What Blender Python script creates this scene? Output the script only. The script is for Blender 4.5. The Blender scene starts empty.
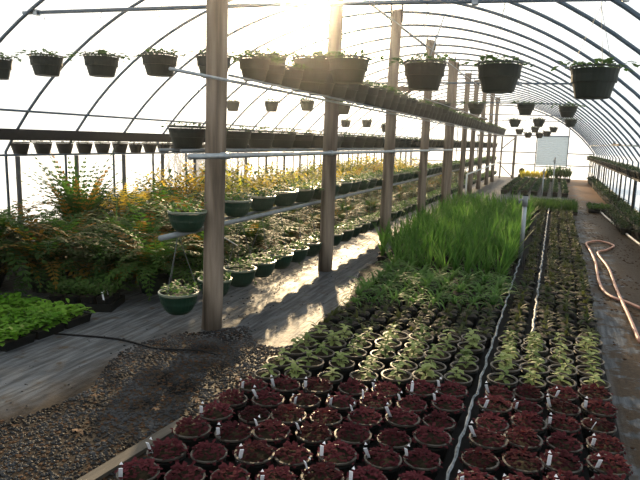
import bpy, math, random
from math import sin, cos, pi, radians, sqrt, atan2, degrees
from mathutils import Vector, Matrix
C = bpy.context.scene
COL = C.collection
random.seed(7)

# ------------------------------------------------------------ camera
def look_axes(yaw, pitch, roll):
    fwd = Vector((-sin(yaw)*cos(pitch), cos(yaw)*cos(pitch), -sin(pitch)))
    right = Vector((cos(yaw), sin(yaw), 0)); up = right.cross(fwd)
    return right*cos(roll)+up*sin(roll), -right*sin(roll)+up*cos(roll), fwd
R_, U_, F_ = look_axes(radians(21.05), radians(9.46), radians(1.7))
camd = bpy.data.cameras.new('camera'); cam = bpy.data.objects.new('camera', camd); COL.objects.link(cam)
cam.matrix_world = Matrix(((R_.x, U_.x, -F_.x, 0), (R_.y, U_.y, -F_.y, 0), (R_.z, U_.z, -F_.z, 1.6), (0, 0, 0, 1)))
camd.sensor_fit = 'HORIZONTAL'; camd.sensor_width = 36; camd.lens = 600/640*36; camd.clip_start = .05; camd.clip_end = 500
C.camera = cam
# ------------------------------------------------------------ world and sun
SUN_AZ, SUN_EL = radians(22.5), radians(13.5)
SUN = Vector((-sin(SUN_AZ)*cos(SUN_EL), cos(SUN_AZ)*cos(SUN_EL), sin(SUN_EL)))
w = bpy.data.worlds.new('sky'); C.world = w; w.use_nodes = True
nt = w.node_tree; nt.nodes.clear()
def N(nt, t, **k):
    n = nt.nodes.new(t)
    for a, b in k.items(): setattr(n, a, b)
    return n
L = nt.links.new
tc = N(nt, 'ShaderNodeTexCoord'); dp = N(nt, 'ShaderNodeVectorMath', operation='DOT_PRODUCT'); dp.inputs[1].default_value = SUN
nz = N(nt, 'ShaderNodeVectorMath', operation='NORMALIZE'); L(tc.outputs['Generated'], nz.inputs[0]); L(nz.outputs[0], dp.inputs[0])
def glow(p, s):
    mx = N(nt, 'ShaderNodeMath', operation='MAXIMUM'); L(dp.outputs['Value'], mx.inputs[0]); mx.inputs[1].default_value = 0
    pw = N(nt, 'ShaderNodeMath', operation='POWER'); L(mx.outputs[0], pw.inputs[0]); pw.inputs[1].default_value = p
    ml = N(nt, 'ShaderNodeMath', operation='MULTIPLY'); L(pw.outputs[0], ml.inputs[0]); ml.inputs[1].default_value = s
    return ml
outs = []
for p, s, c in ((5, .7, (1, .90, .78)), (40, 4, (1, .82, .58)), (400, 30, (1, .86, .55))):
    g = glow(p, s); m = N(nt, 'ShaderNodeVectorMath', operation='SCALE'); m.inputs[0].default_value = c
    L(g.outputs[0], m.inputs['Scale']); outs.append(m)
base = N(nt, 'ShaderNodeRGB'); base.outputs[0].default_value = (.86, .96, 1.0, 1)
cur = base.outputs[0]
for m in outs:
    a = N(nt, 'ShaderNodeVectorMath', operation='ADD'); L(cur, a.inputs[0]); L(m.outputs[0], a.inputs[1]); cur = a.outputs[0]
bg = N(nt, 'ShaderNodeBackground'); bg.inputs['Strength'].default_value = 1.0; L(cur, bg.inputs['Color'])
wo = N(nt, 'ShaderNodeOutputWorld'); L(bg.outputs[0], wo.inputs['Surface'])
sd = bpy.data.lights.new('sun', 'SUN'); sd.energy = 11; sd.color = (1, .74, .43); sd.angle = radians(1.2)
so = bpy.data.objects.new('sun', sd); COL.objects.link(so); so.rotation_euler = SUN.to_track_quat('Z', 'Y').to_euler(); so.location = (-20, 40, 15)
C.view_settings.view_transform = 'Standard'; C.view_settings.look = 'None'; C.view_settings.gamma = 1
C.view_settings.use_curve_mapping = False; C.view_settings.exposure = 0.0
C.cycles.max_bounces = 6; C.cycles.transparent_max_bounces = 12; C.cycles.transmission_bounces = 4

# ------------------------------------------------------------ materials
def newmat(name):
    m = bpy.data.materials.new(name); m.use_nodes = True; m.node_tree.nodes.clear()
    return m, m.node_tree
def mat(name, col, rough=.6, metal=0, var=.15, scale=12, stretch=(1, 1, 1), col2=None, bump=0, spec=.5):
    m, t = newmat(name); l = t.links.new
    p = N(t, 'ShaderNodeBsdfPrincipled'); o = N(t, 'ShaderNodeOutputMaterial'); l(p.outputs[0], o.inputs[0])
    p.inputs['Roughness'].default_value = rough; p.inputs['Metallic'].default_value = metal; p.inputs['Specular IOR Level'].default_value = spec
    tcn = N(t, 'ShaderNodeTexCoord'); mp = N(t, 'ShaderNodeMapping'); l(tcn.outputs['Object'], mp.inputs[0]); mp.inputs['Scale'].default_value = stretch
    no = N(t, 'ShaderNodeTexNoise'); no.inputs['Scale'].default_value = scale; no.inputs['Detail'].default_value = 4; l(mp.outputs[0], no.inputs['Vector'])
    r = N(t, 'ShaderNodeValToRGB'); l(no.outputs[0], r.inputs[0])
    a = [max(0, c*(1-var)) for c in col]; b = [c*(1+var) for c in (col2 or col)]
    r.color_ramp.elements[0].position = .35; r.color_ramp.elements[1].position = .65
    r.color_ramp.elements[0].color = (*a, 1); r.color_ramp.elements[1].color = (*b, 1); l(r.outputs[0], p.inputs['Base Color'])
    if bump:
        bn = N(t, 'ShaderNodeBump'); bn.inputs['Strength'].default_value = bump; bn.inputs['Distance'].default_value = .02; l(no.outputs[0], bn.inputs['Height']); l(bn.outputs[0], p.inputs['Normal'])
    return m
LEAF = .6
def leafmat(name, c1, c2, trans=.35, rough=.6, tcol=None, scale=6, spec=.08):
    """two-tone leaf with light passing through it; the tone varies from plant to plant"""
    m, t = newmat(name); l = t.links.new
    p = N(t, 'ShaderNodeBsdfPrincipled'); p.inputs['Roughness'].default_value = rough; p.inputs['Specular IOR Level'].default_value = spec
    tr = N(t, 'ShaderNodeBsdfTranslucent'); mx = N(t, 'ShaderNodeMixShader'); mx.inputs[0].default_value = trans
    o = N(t, 'ShaderNodeOutputMaterial'); oi = N(t, 'ShaderNodeObjectInfo'); tcn = N(t, 'ShaderNodeTexCoord')
    no = N(t, 'ShaderNodeTexNoise'); no.inputs['Scale'].default_value = scale; l(tcn.outputs['Object'], no.inputs['Vector'])
    ad = N(t, 'ShaderNodeMath', operation='MULTIPLY_ADD'); l(oi.outputs['Random'], ad.inputs[0]); ad.inputs[1].default_value = .5
    sb = N(t, 'ShaderNodeMath', operation='SUBTRACT'); l(no.outputs[0], sb.inputs[0]); sb.inputs[1].default_value = .25; l(sb.outputs[0], ad.inputs[2])
    r = N(t, 'ShaderNodeValToRGB'); l(ad.outputs[0], r.inputs[0]); r.color_ramp.elements[0].position = .25; r.color_ramp.elements[1].position = .75
    r.color_ramp.elements[0].color = (*[v*LEAF for v in c1], 1); r.color_ramp.elements[1].color = (*[v*LEAF for v in c2], 1)
    l(r.outputs[0], p.inputs['Base Color'])
    if tcol:
        tr.inputs[0].default_value = (*tcol, 1)
    else:
        hs = N(t, 'ShaderNodeHueSaturation'); hs.inputs['Value'].default_value = 2.2; l(r.outputs[0], hs.inputs['Color']); l(hs.outputs[0], tr.inputs[0])
    l(p.outputs[0], mx.inputs[1]); l(tr.outputs[0], mx.inputs[2]); l(mx.outputs[0], o.inputs[0])
    return m
M = {}
M['pot_black'] = mat('black_plastic', (.006, .007, .007), .6, spec=.2)
M['pot_dark'] = mat('dark_green_plastic', (.007, .013, .010), .6, spec=.2)
M['pot_green'] = mat('green_plastic', (.005, .026, .015), .45, spec=.3)
M['rim'] = mat('pale_pot_rim', (.13, .16, .12), .4)
M['rim_dark'] = mat('dark_pot_rim', (.014, .022, .016), .55, spec=.3)
M['terr'] = mat('brown_pot_rim', (.05, .042, .036), .5, spec=.3)
M['soil'] = mat('potting_soil', (.016, .011, .008), .95, scale=60, var=.6, bump=.4)
M['wood'] = mat('weathered_wood', (.10, .072, .050), .85, scale=14, stretch=(1, 1, .08), col2=(.20, .155, .12), var=.3, bump=.4)
M['board'] = mat('grey_board', (.07, .058, .046), .85, scale=20, stretch=(1, .1, 1), var=.3, bump=.3)
M['frame'] = mat('painted_steel_hoop', (.05, .08, .115), .45, .3)
M['galv'] = mat('galvanised_pipe', (.30, .33, .36), .4, .7)
M['pipe_grey'] = mat('grey_pipe', (.20, .22, .235), .5, .2)
M['dark_steel'] = mat('dark_steel', (.012, .012, .013), .8, spec=.1)
M['post_grey'] = mat('grey_post', (.06, .062, .068), .7, spec=.2)
M['pvc'] = mat('white_plastic_pipe', (.62, .64, .62), .4)
M['tape'] = mat('irrigation_tape', (.16, .18, .20), .6, spec=.2, scale=25, var=.5)
M['tag'] = mat('white_plastic_tag', (.80, .80, .86), .4, var=.04)
M['hose'] = mat('pink_rubber_hose', (.42, .20, .14), .5)
M['white_hose'] = mat('pale_hose', (.60, .56, .50), .5)
M['wire'] = mat('basket_wire', (.10, .11, .11), .5, .3)
M['bush'] = mat('bare_brush', (.25, .22, .2), .9)
M['stone_dark'] = mat('dark_gravel', (.009, .0095, .011), .7, var=.7, scale=4, col2=(.030, .031, .034), spec=.1)
M['stone_brown'] = mat('brown_mulch', (.045, .020, .008), .9, var=.5, spec=.2)
M['dead_leaf'] = mat('dry_leaf', (.22, .12, .06), .8, var=.4)
M['burg'] = leafmat('burgundy_leaf', (.040, .013, .017), (.15, .038, .048), .15, spec=.03, rough=1, tcol=(.22, .05, .05))
M['olive'] = leafmat('olive_leaf', (.035, .05, .012), (.10, .11, .03), .3)
M['varieg'] = leafmat('bright_green_leaf', (.16, .24, .06), (.46, .52, .20), .35, spec=.2)
M['green_mid'] = leafmat('mid_green_leaf', (.035, .085, .018), (.07, .14, .03), .35)
M['dark_leaf'] = leafmat('dark_green_leaf', (.015, .040, .014), (.03, .07, .02), .3)
M['day'] = leafmat('strap_leaf', (.035, .06, .022), (.11, .12, .05), .3)
M['iris'] = leafmat('sword_leaf', (.045, .13, .02), (.12, .25, .045), .38, spec=.12, scale=14)
M['lush'] = leafmat('lush_strap_leaf', (.05, .13, .025), (.16, .30, .07), .35, spec=.15)
M['fern'] = leafmat('fern_leaf', (.018, .055, .010), (.05, .12, .016), .4)
M['fern_gold'] = leafmat('golden_fern_leaf', (.14, .09, .012), (.30, .15, .02), .5)
M['gold'] = leafmat('sunlit_yellow_leaf', (.28, .34, .03), (.75, .50, .06), .6)  # yellow of low backlight put into the leaf colour
M['salad'] = leafmat('seedling_leaf', (.10, .26, .02), (.22, .42, .05), .4)
M['flat_leaf'] = leafmat('flat_seedling_leaf', (.012, .04, .018), (.028, .075, .028), .25)
M['twig'] = mat('stem', (.06, .05, .025), .8)

# ground-cover fabric with dirt patches where they lie
def ground_mat():
    m, t = newmat('ground_cover_fabric'); l = t.links.new
    p = N(t, 'ShaderNodeBsdfPrincipled'); o = N(t, 'ShaderNodeOutputMaterial'); l(p.outputs[0], o.inputs[0]); p.inputs['Roughness'].default_value = .55; p.inputs['Specular IOR Level'].default_value = .05
    g = N(t, 'ShaderNodeNewGeometry'); sx = N(t, 'ShaderNodeSeparateXYZ'); l(g.outputs['Position'], sx.inputs[0])
    def noise(sc, det=5, rough=.6):
        n = N(t, 'ShaderNodeTexNoise'); n.inputs['Scale'].default_value = sc; n.inputs['Detail'].default_value = det; n.inputs['Roughness'].default_value = rough; l(g.outputs['Position'], n.inputs['Vector']); return n.outputs[0]
    def math(op, a, b, c=None):
        n = N(t, 'ShaderNodeMath', operation=op)
        for i, v in enumerate((a, b, c)):
            if v is None: continue
            if isinstance(v, (int, float)): n.inputs[i].default_value = v
            else: l(v, n.inputs[i])
        return n.outputs[0]
    def ss(v, lo, hi):
        n = N(t, 'ShaderNodeMapRange', interpolation_type='SMOOTHSTEP'); l(v, n.inputs[0]); n.inputs[1].default_value = lo; n.inputs[2].default_value = hi; return n.outputs[0]
    X, Y = sx.outputs[0], sx.outputs[1]
    n1, n2, n3, n4 = noise(1.6), noise(7), noise(40, 3), noise(2.6, 8, .7)
    # woven lines
    wv = N(t, 'ShaderNodeTexWave'); wv.inputs['Scale'].default_value = 6; wv.inputs['Distortion'].default_value = .6; wv.bands_direction = 'X'; l(g.outputs['Position'], wv.inputs['Vector'])
    mp = N(t, 'ShaderNodeMapping'); mp.inputs['Scale'].default_value = (14, 1.2, 1); l(g.outputs['Position'], mp.inputs[0])
    ns = N(t, 'ShaderNodeTexNoise'); ns.inputs['Scale'].default_value = 2; ns.inputs['Detail'].default_value = 6; l(mp.outputs[0], ns.inputs['Vector'])
    def mixc(f, a, b):
        n = N(t, 'ShaderNodeMix', data_type='RGBA'); l(f, n.inputs[0])
        for i, v in ((6, a), (7, b)):
            if isinstance(v, tuple): n.inputs[i].default_value = (*v, 1)
            else: l(v, n.inputs[i])
        return n.outputs[2]
    fab = mixc(ss(ns.outputs[0], .35, .7), (.040, .044, .050), (.115, .122, .136))
    fab = mixc(math('MULTIPLY', ss(n2, .45, .75), .5), fab, (.05, .044, .038))
    dirt = mixc(n3, (.010, .0075, .005), (.075, .045, .024))
    # gravelly corner by the camera, ragged edge
    a = math('ADD', X, math('MULTIPLY', n1, .9)); e1 = ss(a, -2.55, -2.15)
    e1b = ss(math('SUBTRACT', 4.75, math('ADD', Y, math('MULTIPLY', n1, 1.0))), 0, .35)
    e1c = ss(math('SUBTRACT', -1.3, X), 0, .1)
    grav = math('MULTIPLY', math('MULTIPLY', e1, e1b), e1c)
    # soil along the side path
    side = ss(math('ADD', X, math('MULTIPLY', n4, 1.1)), 1.30, 1.48)
    patch = math('MULTIPLY', ss(X, .40, .55), ss(n4, .44, .50))
    spots = math('MULTIPLY', ss(n2, .60, .68), .7)
    f = math('MINIMUM', math('ADD', math('ADD', grav, side), math('ADD', patch, spots)), 1)
    dirt = mixc(math('MULTIPLY', grav, .75), dirt, (.012, .009, .007))
    far = mixc(ss(Y, 17, 24), dirt, (.16, .08, .035))  # sunlit warm tone of the far soil put into its colour
    l(mixc(f, fab, far), p.inputs['Base Color'])
    b = N(t, 'ShaderNodeBump'); b.inputs['Strength'].default_value = .5; b.inputs['Distance'].default_value = .02; l(math('ADD', ns.outputs[0], math('MULTIPLY', n2, .8)), b.inputs['Height']); l(b.outputs[0], p.inputs['Normal'])
    return m
M['ground'] = ground_mat()
M['liner'] = mat('black_shade_sheet', (.008, .008, .009), .85, var=.5, spec=.15)  # near-black for the shade under the bed
M['snow'] = mat('snowy_ground', (.80, .84, .90), .8, var=.06, scale=.3)
def film_mat(tr=.80, colr=(1, 1, 1)):
    m, t = newmat('greenhouse_film'); l = t.links.new
    a = N(t, 'ShaderNodeBsdfTransparent'); b = N(t, 'ShaderNodeBsdfTranslucent'); b.inputs[0].default_value = (*colr, 1)
    mx = N(t, 'ShaderNodeMixShader'); o = N(t, 'ShaderNodeOutputMaterial')
    tcn = N(t, 'ShaderNodeTexCoord'); no = N(t, 'ShaderNodeTexNoise'); no.inputs['Scale'].default_value = .8; l(tcn.outputs['Object'], no.inputs['Vector'])
    mr = N(t, 'ShaderNodeMapRange'); l(no.outputs[0], mr.inputs[0]); mr.inputs[3].default_value = 1-tr-.06; mr.inputs[4].default_value = 1-tr+.06
    l(mr.outputs[0], mx.inputs[0]); l(a.outputs[0], mx.inputs[1]); l(b.outputs[0], mx.inputs[2]); l(mx.outputs[0], o.inputs[0]); return m
M['film'] = film_mat()
def panel_mat():
    m = mat('corrugated_panel', (.17, .23, .31), .7, var=.1, spec=.1)
    t = m.node_tree; l = t.links.new; p = [n for n in t.nodes if n.type == 'BSDF_PRINCIPLED'][0]
    tr = N(t, 'ShaderNodeBsdfTranslucent'); tr.inputs[0].default_value = (.28, .37, .48, 1); mx = N(t, 'ShaderNodeMixShader'); mx.inputs[0].default_value = .35
    o = [n for n in t.nodes if n.type == 'OUTPUT_MATERIAL'][0]; l(p.outputs[0], mx.inputs[1]); l(tr.outputs[0], mx.inputs[2]); l(mx.outputs[0], o.inputs[0]); return m
M['panel'] = panel_mat()

# ------------------------------------------------------------ mesh helpers
class MB:
    def __init__(s): s.v = []; s.f = []; s.m = []
    def add(s, vs, fs, mi=0):
        b = len(s.v); s.v += [tuple(v) for v in vs]; s.f += [tuple(b+i for i in f) for f in fs]; s.m += [mi]*len(fs)
    def box(s, c, d, rz=0, mi=0, mat3=None):
        x, y, z = (k/2 for k in d); P = []
        for a in (-x, x):
            for b in (-y, y):
                for e in (-z, z):
                    q = Vector((a, b, e))
                    if mat3: q = mat3 @ q
                    elif rz: q = Vector((q.x*cos(rz)-q.y*sin(rz), q.x*sin(rz)+q.y*cos(rz), q.z))
                    P.append(q+Vector(c))
        s.add(P, [(0, 1, 3, 2), (4, 6, 7, 5), (0, 4, 5, 1), (2, 3, 7, 6), (0, 2, 6, 4), (1, 5, 7, 3)], mi)
    def tube(s, pts, r, n=8, mi=0, cap=True):
        pts = [Vector(p) for p in pts]; rs = r if isinstance(r, (list, tuple)) else [r]*len(pts); P = []
        d0 = (pts[1]-pts[0]).normalized(); u = d0.orthogonal().normalized()
        for i, p in enumerate(pts):
            d = (pts[min(i+1, len(pts)-1)]-pts[max(i-1, 0)]).normalized()
            u = (u-d*u.dot(d)).normalized(); v = d.cross(u)
            for k in range(n):
                a = 2*pi*k/n; P.append(p+(u*cos(a)+v*sin(a))*rs[i])
        F = [(i*n+k, i*n+(k+1) % n, (i+1)*n+(k+1) % n, (i+1)*n+k) for i in range(len(pts)-1) for k in range(n)]
        if cap: F += [tuple(range(n))[::-1], tuple((len(pts)-1)*n+k for k in range(n))]
        s.add(P, F, mi)
    def lathe(s, prof, n=20, c=(0, 0, 0), mi=0, closed=False, sq=0):
        P = []
        for r, z in prof:
            for k in range(n):
                a = 2*pi*(k+.5)/n; q = r
                if sq: q = r*(abs(cos(a))**sq+abs(sin(a))**sq)**(-1/sq)
                P.append((c[0]+q*cos(a), c[1]+q*sin(a), c[2]+z))
        F = [(i*n+k, i*n+(k+1) % n, (i+1)*n+(k+1) % n, (i+1)*n+k) for i in range(len(prof)-1) for k in range(n)]
        if closed: F.append(tuple(range(n))[::-1])
        s.add(P, F, mi)
    def disc(s, r, z, n=20, mi=0, sq=0, bump=0):
        P = [(0, 0, z+bump)]
        for k in range(n):
            a = 2*pi*(k+.5)/n; q = r*((abs(cos(a))**sq+abs(sin(a))**sq)**(-1/sq) if sq else 1); P.append((q*cos(a), q*sin(a), z))
        s.add(P, [(0, 1+k, 1+(k+1) % n) for k in range(n)], mi)
    def leaf(s, p, az, el, ln, wd, n=4, droop=.25, shape=0, mi=0, fold=0):
        """an arching leaf: shape 0 strap, 1 oval, 2 sword"""
        p = Vector(p); side = Vector((-sin(az), cos(az), 0)); P = []; st = ln/n
        for i in range(n+1):
            t = i/n
            wv = (wd*(1-t**2.5)*(.7+.3*min(1, t*4)) if shape == 0 else wd*sin(pi*min(1, max(0, t*.94+.05)))**.8 if shape == 1 else wd*(1-t)**.7)
            if i == n: P.append(p.copy())
            elif fold: P += [p-side*wv/2+Vector((0, 0, wv*fold)), p.copy(), p+side*wv/2+Vector((0, 0, wv*fold))]
            else: P += [p-side*wv/2, p+side*wv/2]
            p = p+Vector((cos(az)*cos(el), sin(az)*cos(el), sin(el)))*st; el -= droop
        k = 3 if fold else 2; F = []
        for i in range(n-1):
            for j in range(k-1): F.append((i*k+j, i*k+j+1, (i+1)*k+j+1, (i+1)*k+j))
        for j in range(k-1): F.append(((n-1)*k+j, (n-1)*k+j+1, n*k))
        s.add(P, F, mi)
    def frond(s, p, az, el, ln, wd, n=12, droop=.12, mi=0):
        p = Vector(p); side = Vector((-sin(az), cos(az), 0)); st = ln/n; path = []
        for i in range(n+1):
            path.append((p.copy(), el)); p = p+Vector((cos(az)*cos(el), sin(az)*cos(el), sin(el)))*st; el -= droop
        for i in range(1, n+1):
            q, e = path[i]; t = i/n; L_ = wd*(sin(pi*min(1, .12+t*.85))**.7)*(1.08-t*.55)
            d = Vector((cos(az)*cos(e), sin(az)*cos(e), sin(e)))
            for sg in (-1, 1):
                tip = q+side*sg*L_+d*L_*.35+Vector((0, 0, random.uniform(-.25, .1)*L_))
                b = len(s.v); mid = (q+tip)/2
                s.add([q-d*st*.08, mid-d*st*.30, tip, mid+d*st*.36], [(0, 1, 2, 3)], mi)
        a = [q for q, _ in path]; wv = .006
        s.add([x-side*wv/2 for x in a]+[x+side*wv/2 for x in a], [(i, i+1, n+2+i, n+1+i) for i in range(n)], mi)
    def mesh(s, name, mats, smooth=False):
        me = bpy.data.meshes.new(name); me.from_pydata(s.v, [], s.f)
        for m in (mats if isinstance(mats, (list, tuple)) else [mats]): me.materials.append(m)
        me.polygons.foreach_set('material_index', s.m)
        if smooth: me.polygons.foreach_set('use_smooth', [True]*len(s.f))
        me.update(); return me
    def build(s, name, mats, parent=None, smooth=False, loc=None):
        o = bpy.data.objects.new(name, s.mesh(name, mats, smooth)); COL.objects.link(o)
        if parent: o.parent = parent
        if loc: o.location = loc
        return o
def tag(o, label=None, cat=None, group=None, kind=None):
    for k, v in (('label', label), ('category', cat), ('group', group), ('kind', kind)):
        if v: o[k] = v
    return o
def empty(name, loc=(0, 0, 0), rz=0):
    o = bpy.data.objects.new(name, None); COL.objects.link(o); o.location = loc; o.rotation_euler = (0, 0, rz); o.empty_display_size = .1; return o
class Proto:
    """a finished thing; the first placement uses it itself, later ones are full copies"""
    def __init__(s, root): s.root = root; s.used = False; s.kids = list(root.children)
    def place(s, loc, rz=0, sc=1, label=None, cat=None, group=None):
        if not s.used: s.used = True; r = s.root
        else:
            r = s.root.copy(); COL.objects.link(r)
            for ch in s.kids:
                c = ch.copy(); COL.objects.link(c); c.parent = r
                for g in ch.children:
                    d = g.copy(); COL.objects.link(d); d.parent = c
        r.location = loc; r.rotation_euler = (0, 0, rz); r.scale = (sc, sc, sc) if not isinstance(sc, tuple) else sc
        if 'group' in r: del r['group']
        return tag(r, label, cat, group)
ONES = 'first second third fourth fifth sixth seventh eighth ninth tenth eleventh twelfth thirteenth fourteenth fifteenth sixteenth seventeenth eighteenth nineteenth'.split()
def nth(i):
    if i < 19: return ONES[i]
    t, u = divmod(i+1, 10); T = {2: ('twentieth', 'twenty'), 3: ('thirtieth', 'thirty'), 4: ('fortieth', 'forty'), 5: ('fiftieth', 'fifty'), 6: ('sixtieth', 'sixty')}[t]
    return T[0] if u == 0 else T[1]+'-'+ONES[u-1]
U = random.uniform

# ------------------------------------------------------------ structure
XL, XR, X0, TOP, RR = -7.5, 1.85, -2.83, 3.75, 5.65
ZC = TOP-RR; HW = (XR-XL)/2
Y0, Y1 = -4.2, 33.0
def prof(dx): return ZC+sqrt(RR*RR-dx*dx)
def arc(n=28, inset=0, base=0):
    P = [(XL+inset, base)]
    for i in range(n+1):
        a = -1+2*i/n; dx = a*(HW-inset); P.append((X0+dx, prof(dx)-inset))
    P.append((XR-inset, base)); return P
b = MB(); b.add([(XL, Y0, 0), (XR, Y0, 0), (XR, Y1, 0), (XL, Y1, 0)], [(0, 1, 2, 3)]); tag(b.build('floor', M['ground']), kind='structure')
b = MB(); b.add([(-90, -40, -.04), (60, -40, -.04), (60, 160, -.04), (-90, 160, -.04)], [(0, 1, 2, 3)]); tag(b.build('ground', M['snow']), kind='structure')
A = arc(inset=0)
def film(name, i0, i1):
    b = MB(); pts = A[i0:i1+1]; ny = 8; P = []
    for j in range(ny+1):
        y = Y0+(Y1-Y0)*j/ny
        P += [(x, y, z) for x, z in pts]
    k = len(pts); b.add(P, [(j*k+i, j*k+i+1, (j+1)*k+i+1, (j+1)*k+i) for j in range(ny) for i in range(k-1)])
    tag(b.build(name, M['film'], smooth=True), kind='structure')
film('wall_left', 0, 1); film('ceiling', 1, len(A)-2); film('wall_right', len(A)-2, len(A)-1)
for nm, y in (('wall_back', Y1), ('wall_front', Y0)):
    b = MB(); b.add([(x, y, z) for x, z in A], [tuple(range(len(A)))]); tag(b.build(nm, M['film']), kind='structure')
# black baseboard strip that holds the film along the side wall
b = MB(); b.box((XL+.30, (Y0+Y1)/2, 1.55), (.04, Y1-Y0-.2, .16)); tag(b.build('trim_1', M['dark_steel']), kind='structure')
b = MB(); b.box((XL+.05, (Y0+Y1)/2, .09), (.04, Y1-Y0-.2, .18)); tag(b.build('baseboard_left', M['board']), kind='structure')
b = MB(); b.box((XR-.03, (Y0+Y1)/2, .12), (.03, Y1-Y0-.2, .24)); tag(b.build('baseboard_right', M['pvc']), kind='structure')
# thin scattering volume added to spread the sun's lens glare over the posts
GLARE_DENSITY = .0027
if GLARE_DENSITY:
    b = MB(); P = []
    for y in (Y0+.05, Y1-.05): P += [(x, y, z) for x, z in arc(14, .03, .003)]
    k = len(P)//2; b.add(P, [tuple(range(k))[::-1], tuple(range(k, 2*k))]+[(i, (i+1) % k, k+(i+1) % k, k+i) for i in range(k)])
    m, t_ = newmat('glare_volume'); vs = N(t_, 'ShaderNodeVolumeScatter'); vs.inputs['Density'].default_value = GLARE_DENSITY; vs.inputs['Anisotropy'].default_value = .95; oo = N(t_, 'ShaderNodeOutputMaterial'); t_.links.new(vs.outputs[0], oo.inputs['Volume'])
    tag(b.build('glare_volume', m), kind='structure')
# steel hoops
ah = arc(40, .05)
b = MB(); b.tube([(x, 0, z) for x, z in ah], .020, 8)
hoop_me = b.mesh('hoop', M['frame'], True)
HY = [5.40+1.15*k for k in range(-8, 24)]
HY = [y for y in HY if Y0 < y < Y1-.2]
for i, y in enumerate(HY):
    o = bpy.data.objects.new('hoop', hoop_me); COL.objects.link(o); o.location = (0, y, 0)
    k = i-sum(1 for t in HY if t < 3)
    tag(o, (f'blue-grey steel arch pipe of the roof, {nth(k)} arch ahead of the camera' if k >= 0 else 'blue-grey steel arch pipe of the roof behind the camera'), 'roof arch', 'steel arches of the greenhouse')
for k, y in enumerate([y for y in HY if y > 3]):
    b = MB(); b.tube([(0, 0, 0), (0, 0, 1.24)], .034, 8); o = b.build('side_post', M['post_grey'], None, True, (XL+.27, y, 0))
    tag(o, f'dull grey side post by the left film wall, {nth(k)} ahead of the camera', 'post', 'grey side posts along the left film wall')
def pipe(name, pts, r, m, label, cat, group=None, n=8):
    b = MB(); b.tube(pts, r, n); return tag(b.build(name, M[m], smooth=True), label, cat, group)
def on_arc(dx, d=.09): return X0+dx, prof(dx)-d
for dx, lab in ((-4.12, 'thin blue-grey purlin along the left roof slope'), (0, 'blue-grey ridge purlin above the wooden posts')):
    x, z = on_arc(dx); pipe('purlin', [(x, Y0+.1, z), (x, 14, z), (x, Y1-.1, z)], .016, 'frame', lab, 'purlin')
pipe('rail', [(1.52, 11, 1.66), (1.52, 20, 1.70), (1.50, 32.5, 1.70)], .02, 'pvc', 'white plastic pipe running level along the right wall above the shelf', 'pipe')
b = MB(); b.box((1.45, 17.5, 1.70), (.05, 1.6, .05)); b.box((1.45, 18.4, 1.74), (.05, .1, .12)); tag(b.build('curtain_clamp', M['board']), 'brown clamp bar on the white pipe along the right wall', 'clamp')
# cross ties
TY = [5.40, 12.30, 18.05, 24.95, 30.7]
for i, y in enumerate(TY):
    z = (2.93, 2.76) if i == 0 else (2.80, 2.76)
    xl = X0-3.17; xr = .42
    t = empty('cross_tie', (0, y, 0)); tag(t, f'{"galvanised " if i == 0 else ""}horizontal cross pipe spanning under the roof, {nth(i)} from the camera', 'cross pipe', 'cross pipes under the arches')
    b = MB(); b.tube([(xl+.2, y+.04, z[0]), ((xl+xr)/2, y+.04, (z[0]+z[1])/2+.02), (xr, y+.04, z[1])], .021 if i == 0 else .018, 8); p = b.build('pipe', M['frame'], t, True); p.location = (0, -y, 0)
    for x in (xr-.02, -.75, X0+.3, xl+.4): b = MB(); b.box((x, .04, z[0]+(z[1]-z[0])*(x-xl)/(xr-xl)+.005), (.05, .06, .06)); b.build('clamp', M['galv'], t)
# sloping brace wires by the roof
for pts, lab in ((((-.98, 5.3, 2.66), (-1.2, 5.5, 2.10)), 'thin steel stay slanting down to the basket nearest the cross pipe'),
                 (((-2.45, 7.0, 3.4), (-1.2, 14, 2.5)), 'thin slanting stay wire below the ridge'),
                 (((-2.5, 9.5, 2.45), (-1.0, 13.3, 2.0)), 'pale cable sagging from the third post')):
    pipe('stay_wire', pts, .006, 'galv', lab, 'wire', n=5)

# ------------------------------------------------------------ wooden posts
PX = -2.55
PY = [4.25, 6.85, 9.5, 12.35, 15.2, 15.75, 18.1, 20.1, 22.5, 25.2, 27.5]
for i, y in enumerate(PY):
    random.seed(100+i); top = 3.62 if i else 3.64; r = .083 if i < 4 else .075
    px = (-2.595, -2.56, -2.52, -2.53)[i] if i < 4 else PX; ln = (.075, .05, .03, .02)[i] if i < 4 else 0
    t = empty('wooden_post', (px, y, 0))
    lab = (f'round weathered wooden post carrying the plant rails, {nth(i)} from the camera')
    if i == 4: lab = 'weathered wooden post, nearer one of the close pair'
    if i == 5: lab = 'weathered wooden post, farther one of the close pair'
    tag(t, lab, 'post', 'wooden posts down the middle')
    b = MB(); zs = [0, .3, 1, 1.8, 2.6, 3.3, top-.05, top]
    b.tube([(U(-.006, .006)+ln*z/3.6, U(-.006, .006), z) for z in zs], [r*(1.06-.05*z/3)+U(-.003, .003) for z in zs], 14)
    b.build('shaft', M['wood'], t, True)
    b = MB()
    for sx in (-1, 1): b.box((sx*(r+.004)+ln, 0, top-.06), (.012, .07, .26))
    b.tube([(-r-.03, 0, top-.1), (r+.03, 0, top-.1)], .012, 6); b.build('top_bracket', M['dark_steel'], t)
# short timber arms off the far posts that carry the top rail
for i in (2, 3, 4, 6, 7):
    y = PY[i]; b = MB(); b.box((PX+.16, y-.12, 2.42), (.5, .05, .07)); b.tube([(PX+.05, y-.12, 2.16), (PX+.38, y-.12, 2.4)], .018, 6)
    tag(b.build('bracket_arm', M['wood']), f'short timber bracket nailed to the {nth(i if i < 5 else i)} wooden post', 'bracket', 'timber brackets')

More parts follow.
